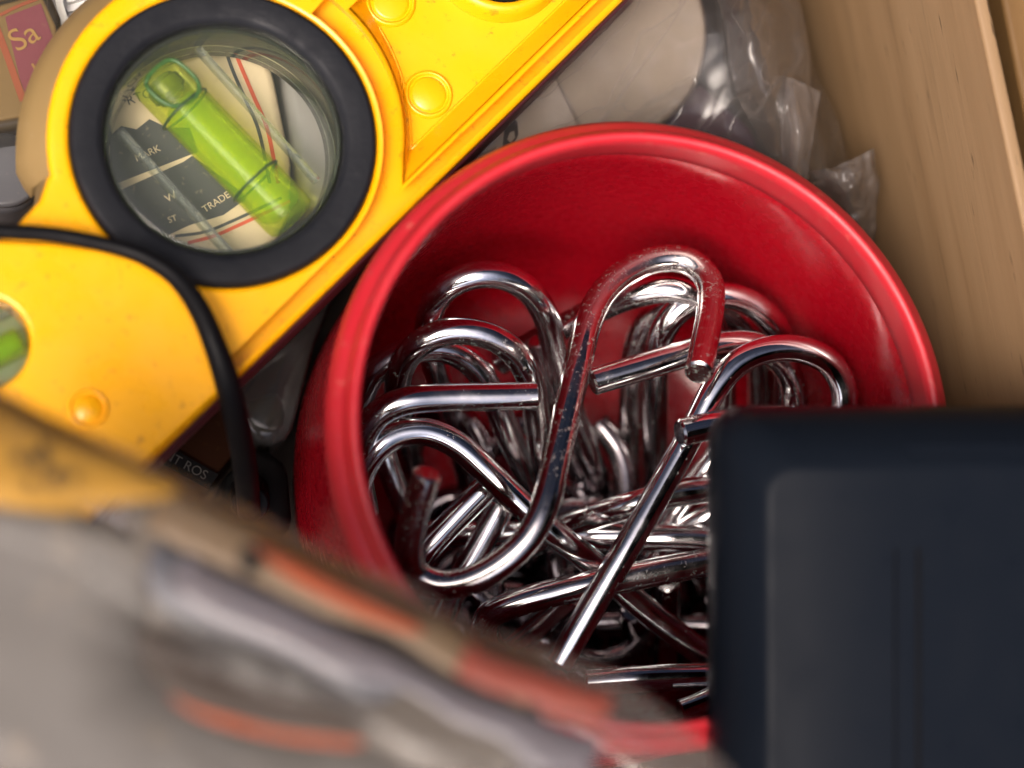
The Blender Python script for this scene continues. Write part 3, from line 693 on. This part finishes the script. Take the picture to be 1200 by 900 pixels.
text_px("NT ROS", 190, 536, 246, 566, 11, 3.26, M_palegrey, 'lettering', bx)
jar = thing('glass_jar', at(330, 430, 0), "clear glass jar with olive liquid between the level and the red cup", "jar")
box_px([(262, 470), (300, 400), (400, 330), (410, 420), (372, 520), (300, 520)], .2, 3.4, M_glass, 'glass', jar, .25)
box_px([(285, 470), (330, 455), (350, 500), (300, 515)], .3, 2.6, M_olive, 'liquid', jar, .2)

# ================================================================== clear bag behind the cup and its contents
def film_px(rows, z_of, mat, name, label=None, cat=None, nu=60, nv=40, fold=.12, fs=1.2, parent=None, seed=0, sharp=0.):
    """rows: two or more photo-space polylines of equal length; film surface lofted between them"""
    R_ = [catmull([Vector((x, y, z)) for x, y, z in r], max(2, nu // (len(r) - 1))) for r in rows]; m = min(len(r) for r in R_); V = []; Fc = []
    C = [catmull([r[i] for r in R_], max(2, nv // (len(R_) - 1))) for i in range(m)]; k = len(C[0])
    for i in range(m):
        for j in range(k):
            p = C[i][j]; q = at(p.x, p.y, p.z); s_ = q * fs + Vector((seed, seed * 2, 0))
            n1 = noise.noise(s_); n2_ = 1 - abs(noise.noise(s_ * 1.7 + Vector((5, 1, 2)))) * 2; n3 = 1 - abs(noise.noise(s_ * 4 + Vector((1, 7, 2)))) * 2
            q.z += fold * (n1 * 1.2 + n2_ * .7 + n3 * .18); hh = math.hypot(q.x, q.y); k_ = max(1, 4.72 / hh); q.x *= k_; q.y *= k_; V.append(q)
    for i in range(m - 1):
        for j in range(k - 1): a_ = i * k + j; Fc.append((a_, a_ + 1, a_ + k + 1, a_ + k))
    me_o = mesh_obj(name, V, Fc, mat, parent, loc=None if parent else V[len(V) // 2]); md = me_o.modifiers.new("th", 'SOLIDIFY'); md.thickness = .006 * S
    for m_ in list(me_o.modifiers):
        if m_.type == 'WEIGHTED_NORMAL': me_o.modifiers.remove(m_)
    if label: tag(me_o, label, cat)
    return me_o
roll = thing('tape_roll', at(700, 20, 0), "beige roll inside the clear bag behind the red cup", "roll")
cc = at(690, 28, 4.4); cyl(cc, 150 * .0131, 1.0, 4.4, M_beige, 'roll', roll, 96, .12)
pb = thing('plum_box', at(830, 130, 0), "dark plum box inside the clear bag, just behind the cup's rim", "box")
box_px([(790, 110), (822, 98), (880, 150), (905, 215), (840, 240), (760, 200)], .3, 3.9, M_plumbox, 'carton', pb, .08)
dk = thing('black_case', at(890, 60, 0), "black case under the clear bag beside the wooden wall", "case")
box_px([(836, -60), (930, -50), (962, 150), (990, 290), (900, 300), (850, 120)], .2, 3.0, plastic("charcoal", (.035, .035, .035), .5, (.14, .12, .10), .3, 160, .1), 'case', dk, .15)
box_px([(850, 20), (900, 10), (915, 90), (862, 110)], 3.0, 3.25, M_grey, 'panel', dk, .05)
ls = thing('printed_label', at(600, 150, 0), "small torn pale label with black print between the level and the cup", "label")
box_px([(560, 110), (640, 70), (680, 150), (600, 230), (540, 200)], 3.0, 4.6, M_beige, 'paper', ls, .03)
patch([(592, 142), (599, 138), (606, 143), (607, 158), (602, 170), (596, 178), (588, 180), (590, 160)], 4.6, M_ink, 'black_print', ls, lift=.02)
patch([(597, 156), (602, 154), (603, 162), (598, 168), (594, 164)], 4.6, M_beige, 'print_gap', ls, lift=.035)
patch([(540, 190), (552, 184), (549, 196), (538, 202)], 4.6, M_ink, 'black_print', ls, lift=.02)
bag = thing('clear_bag', at(850, 120, 0), "crumpled clear plastic bag behind the red cup, against the wooden wall", "bag")
film_px([[(560, 20, 5.0), (680, -60, 5.1), (800, -80, 5.0), (900, -60, 4.5), (925, -40, 3.0)],
         [(560, 90, 5.1), (660, 40, 5.3), (790, 20, 5.4), (900, 20, 5.0), (938, 20, 3.2)],
         [(540, 170, 5.1), (650, 120, 5.3), (780, 90, 5.2), (900, 90, 5.0), (958, 90, 3.4)],
         [(520, 230, 4.8), (650, 190, 4.9), (790, 150, 4.9), (910, 160, 4.8), (988, 170, 3.5)],
         [(520, 290, 3.6), (650, 280, 3.8), (800, 270, 4.0), (930, 260, 4.0), (1004, 290, 3.2)]], None, M_film, 'film', parent=bag, nu=110, nv=90, fold=.09, fs=.6)
film_px([[(903, 88, 5.2), (930, 92, 5.5), (962, 108, 5.2)], [(912, 140, 5.3), (935, 145, 5.6), (955, 150, 5.3)], [(915, 220, 4.9), (930, 222, 5.1), (944, 225, 4.9)]], None, M_film2, 'flap', parent=bag, nu=30, nv=40, fold=.05, fs=1.5, seed=3)
film_px([[(942, 200, 4.6), (965, 200, 4.9), (1000, 186, 5.0), (1022, 176, 4.7)], [(955, 222, 4.5), (985, 212, 5.1), (1008, 205, 5.0), (1028, 200, 4.6)], [(970, 245, 4.2), (990, 240, 4.7), (1008, 240, 4.6), (1026, 245, 4.2)], [(990, 280, 3.6), (1003, 285, 3.9), (1012, 285, 3.8), (1024, 290, 3.6)]], None, M_film2, 'crumpled_corner', parent=bag, nu=40, nv=40, fold=.12, fs=2.2, seed=8)
film_px([[(935, 205, 4.4), (950, 215, 4.8), (975, 222, 4.6)], [(940, 225, 4.2), (965, 205, 4.6), (1015, 195, 4.9)]], None, M_film, 'flap', parent=bag, nu=30, nv=16, fold=.08, fs=2.5, seed=5)
film_px([[(830, -40, 4.9), (850, 40, 5.6), (862, 110, 5.4), (905, 185, 4.9)], [(870, -40, 5.4), (885, 40, 5.9), (900, 95, 5.7), (925, 180, 5.0)], [(925, -40, 4.6), (945, 40, 4.9), (950, 95, 5.0), (940, 175, 4.8)]], None, M_film, 'flap', parent=bag, nu=40, nv=40, fold=.06, fs=.9, seed=9)

# ================================================================== black plastic box resting on the cup's rim
bb = thing('black_charger', at_depth(1000, 700, 35), "glossy black plastic box resting on the cup's rim, lower right", "charger")
def fr(x, y, d): return at_depth(600 + x * F / d, 450 + y * F / d, d)        # x right, y down in cm, at a distance
X0, Y0, X1, Y1 = 2.72, .30, 10.6, 10.5                         # outline at the rim, cm from the optical axis
def rrect(x0, y0, x1, y1, r, n=10):
    out = []
    for cx, cy, a0 in ((x1 - r, y0 + r, -90), (x1 - r, y1 - r, 0), (x0 + r, y1 - r, 90), (x0 + r, y0 + r, 180)):
        for i in range(n + 1): t = math.radians(a0 + 90 * i / n); out.append((cx + r * math.cos(t), cy + r * math.sin(t)))
    def ins(out, i, p): out.insert(i, p)
    k = n + 1
    out.insert(2 * k, (5.24, y1)); out.append((5.24, y0))
    return out
V = []; Fc = []; rings = 0
LAY = [(36.0, .1, .5, 0), (35.6, 0, .5, 0), (34.95, 0, .5, 0), (34.6, .06, .5, .02), (34.3, .22, .5, .05), (34.1, .42, .5, .09), (33.97, .62, .45, .12), (33.93, .74, .4, .15)]
for d, ins, r, yi in LAY:
    for x, y in rrect(X0 + ins, Y0 + ins + yi, X1 - ins, Y1 - ins, r): V.append(fr(x, y, d + (max(0, x - 5.24) * .2 if d < 34 else 0)))
nr_ = len(rrect(0, 0, 5, 5, .5))
for i in range(len(LAY) - 1):
    for k in range(nr_): a_ = i * nr_ + k; b_ = i * nr_ + (k + 1) % nr_; Fc.append((a_, b_, b_ + nr_, a_ + nr_))
Fc.append(tuple(range(nr_)))
top_loop = [(x, y) for x, y in rrect(X0 + .32, Y0 + .92, X1 - .32, Y1 - .32, .55)]
bt = (len(LAY) - 1) * nr_; i0 = 22; i1 = nr_ - 1
Fc.append(tuple(bt + k for k in range(i0, i1 + 1))); Fc.append(tuple(bt + k for k in [i1] + list(range(0, i0 + 1))))
o = mesh_obj('case', V, Fc, M_blk, bb); sharpen(o, 50)
# the long slot on its face
for gx, gw in ((5.07, .03), (5.36, .06)):
    rb = [(gx, 2.18), (gx + gw, 2.18), (gx + gw, 9.4), (gx, 9.4)]
    V = [fr(x, y, 34.1) for x, y in rb] + [fr(x, y, 33.92 + max(0, x - 5.24) * .2) for x, y in rb]
    quadbox(V, 'groove', M_cab, bb, 0)

# ================================================================== big bag in front, out of focus
ridge = [(-90, 412), (0, 452), (100, 502), (200, 556), (300, 604), (400, 652), (480, 690), (560, 732), (630, 758), (680, 775), (740, 800), (800, 850), (850, 895), (900, 950)]
RC = catmull([Vector((x, y, 0)) for x, y in ridge], 6)
def fg(u, s_, d):                                            # u along the ridge 0..1, s_ photo px down-left of it, at distance d
    i = min(len(RC) - 1, int(u * (len(RC) - 1))); j = min(i + 1, len(RC) - 1); f_ = u * (len(RC) - 1) - i
    p = RC[i].lerp(RC[j], f_); return at_depth(p.x - s_ * .42, p.y + s_ * .907, d)
fb = thing('front_bag', at_depth(300, 800, 34), "big blurred clear plastic bag in front, lower left", "bag")
def fbag(sec, mat, name, nu=120, fold=.3, seed=0, u0=0., u1=1., add=0.):
    C = catmull([Vector((s_, d, 0)) for s_, d in sec], 10); V = []; Fc = []; k = len(C)
    for i in range(nu + 1):
        u = u0 + (u1 - u0) * i / nu
        for j in range(k):
            s_, d = C[j].x, C[j].y; a_ = j / (k - 1)
            n1 = noise.noise(Vector((u * 3 + seed, s_ * .012, seed))); n2_ = 1 - 2 * abs(noise.noise(Vector((u * 6 + s_ * .01, s_ * .022, 3 + seed))))
            V.append(fg(u, s_ + 8 * noise.noise(Vector((u * 12, 0, 4 + seed))), d + add + fold * (n1 + n2_ * .6) * min(1, .3 + s_ / 120) - .45 * math.exp(-((s_ - 118 - 10 * n1) / 20) ** 2)))
    for i in range(nu):
        for j in range(k - 1): a_ = i * k + j; Fc.append((a_, a_ + 1, a_ + k + 1, a_ + k))
    o = mesh_obj(name, V, Fc, mat, fb); 
    for m_ in list(o.modifiers): o.modifiers.remove(m_)
    return o
fbag([(330, 34.2), (140, 33.2), (40, 31.8), (4, 30.2), (0, 29.5), (10, 29.1), (40, 28.8), (100, 28.5), (200, 28.1), (400, 27.5), (600, 27.0)], M_front, 'film', 140, .16)
def film_d(px, py):
    best = min(((px - r.x) ** 2 + (py - r.y) ** 2, i) for i, r in enumerate(RC)); i = best[1]
    a_ = RC[max(0, i - 1)]; b_ = RC[min(len(RC) - 1, i + 1)]; t = (b_ - a_).normalized(); s_ = (px - RC[i].x) * -t.y + (py - RC[i].y) * t.x
    K_ = [(-60, 30.8), (0, 29.5), (10, 29.1), (40, 28.8), (100, 28.5), (200, 28.1), (400, 27.5), (600, 27.0), (900, 26.7)]
    s_ = max(-60, min(899, s_))
    for (s0, d0), (s1, d1) in zip(K_, K_[1:]):
        if s_ <= s1: return d0 + (d1 - d0) * (s_ - s0) / (s1 - s0)
def sheet(pts, d, mat, name, label, cat, curve=.15, thick=.04):
    """a bent sheet: outline in photo space, distance varies gently"""
    P2 = smooth_poly(pts, 4); V2, F0, L = fill_poly(P2)
    bm = bmesh.new(); vs_ = [bm.verts.new((x, y, 0)) for x, y in V2]
    for f in F0: bm.faces.new([vs_[i] for i in f])
    bmesh.ops.subdivide_edges(bm, edges=bm.edges, cuts=2, use_grid_fill=True); bmesh.ops.triangulate(bm, faces=bm.faces)
    bm.verts.index_update()
    V = [at_depth(v.co.x, v.co.y, film_d(v.co.x, v.co.y) + d + curve * noise.noise(Vector((v.co.x * .006, v.co.y * .006, d)))) for v in bm.verts]; Fc = [tuple(v.index for v in f.verts) for f in bm.faces]; bm.free()
    o = mesh_obj(name, V, Fc, mat, loc=V[0])
    for m_ in list(o.modifiers): o.modifiers.remove(m_)
    md = o.modifiers.new("th", 'SOLIDIFY'); md.thickness = thick * S; return tag(o, label, cat)
sheet([(-90, 560), (0, 580), (90, 600), (170, 650), (180, 760), (260, 830), (420, 870), (620, 890), (800, 960), (300, 1150), (-150, 1100)], 1.7, M_foam, 'packing_sheet', "pale grey sheet filling the front bag at the lower left", "sheet")
yc = sheet([(-90, 415), (0, 462), (80, 502), (150, 540), (208, 574), (180, 586), (120, 592), (70, 602), (-20, 590), (-90, 570)], .4, M_ycard, 'yellow_card', "yellow card with a black mark inside the front bag", "card")
sheet([(150, 560), (230, 590), (330, 640), (460, 715), (560, 775), (640, 850), (560, 930), (420, 870), (300, 850), (190, 770), (170, 680)], 1.4, plastic("taupe", (.10, .085, .07), .5, (.12, .1, .08), .4, 50, .05), 'taupe_packet', "taupe packet along the middle of the front bag", "packet")
sheet([(180, 640), (260, 670), (400, 745), (470, 800), (430, 820), (330, 770), (190, 712)], 1.0, M_bluegrey, 'grey_packet', "blue grey packet inside the front bag", "packet")
sheet([(165, 735), (260, 772), (380, 822), (430, 852), (340, 850), (240, 832), (180, 795)], .6, M_brown, 'brown_packet', "dark brown packet low in the front bag", "packet")
sheet([(205, 814), (260, 836), (330, 856), (420, 866), (410, 876), (330, 867), (250, 847), (208, 824)], .75, M_orange, 'orange_strip', "thin orange strip below the dark brown packet in the front bag", "strip", .1)
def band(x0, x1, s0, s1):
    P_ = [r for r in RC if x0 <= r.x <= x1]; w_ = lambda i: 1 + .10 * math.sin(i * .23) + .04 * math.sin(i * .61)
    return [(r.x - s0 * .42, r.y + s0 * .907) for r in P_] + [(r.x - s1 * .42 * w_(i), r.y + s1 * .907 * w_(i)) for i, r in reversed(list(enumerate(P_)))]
sheet(band(190, 650, 9, 66), .85, plastic("tan_wrap", (.17, .115, .065), .5, (.3, .24, .18), .5, 30, .05), 'tan_wrapper', "tan wrapper along the top edge of the front bag", "wrapper", .1)
sheet(band(560, 735, 24, 60), .6, plastic("dull_red_wrap", (.26, .05, .03), .5, (.3, .2, .15), .4, 30, .05), 'red_wrapper', "dull red wrapper at the right end of the front bag", "wrapper", .1)
sheet(band(235, 745, 78, 122), .75, plastic("painted_highlight", (.13, .122, .14), .3, (.2, .18, .2), .5, 30, .05), 'fold_highlight', "pale painted highlight on the film fold along the middle of the front bag", "wrapper", .1)  # pale strip added to paint in the shine along the film's fold
sheet([(300, 636), (350, 660), (420, 696), (480, 728), (490, 744), (430, 726), (360, 692), (315, 660)], .7, M_orange, 'orange_strip', "long orange red strip along the top of the front bag", "strip", .1)
for (x, y, r) in ((45, 540, 10), (22, 540, 8), (64, 560, 9), (36, 566, 6), (86, 560, 5), (52, 522, 5)):
    pts = [(x + r * math.cos(t * .785), y + r * 1.2 * math.sin(t * .785)) for t in range(8)]
    V2, F0, L = fill_poly(pts); V = [at_depth(a_, b_, film_d(x, y) + .30) for a_, b_ in V2] + [at_depth(a_, b_, film_d(x, y) + .34) for a_, b_ in V2]; n_ = len(V2)
    F2 = list(F0) + [tuple(i + n_ for i in f) for f in F0] + [(L[0][i], L[0][(i + 1) % 8], L[0][(i + 1) % 8] + n_, L[0][i] + n_) for i in range(8)]
    m_ = mesh_obj('black_print', V, F2, M_ink, None, False); m_.parent = yc; m_.location = (-yc.location)
sheet([(285, 640), (300, 645), (305, 668), (288, 672), (280, 655)], .25, M_ink, 'black_button', "small black button near the orange strip in the front bag", "cap", .05)
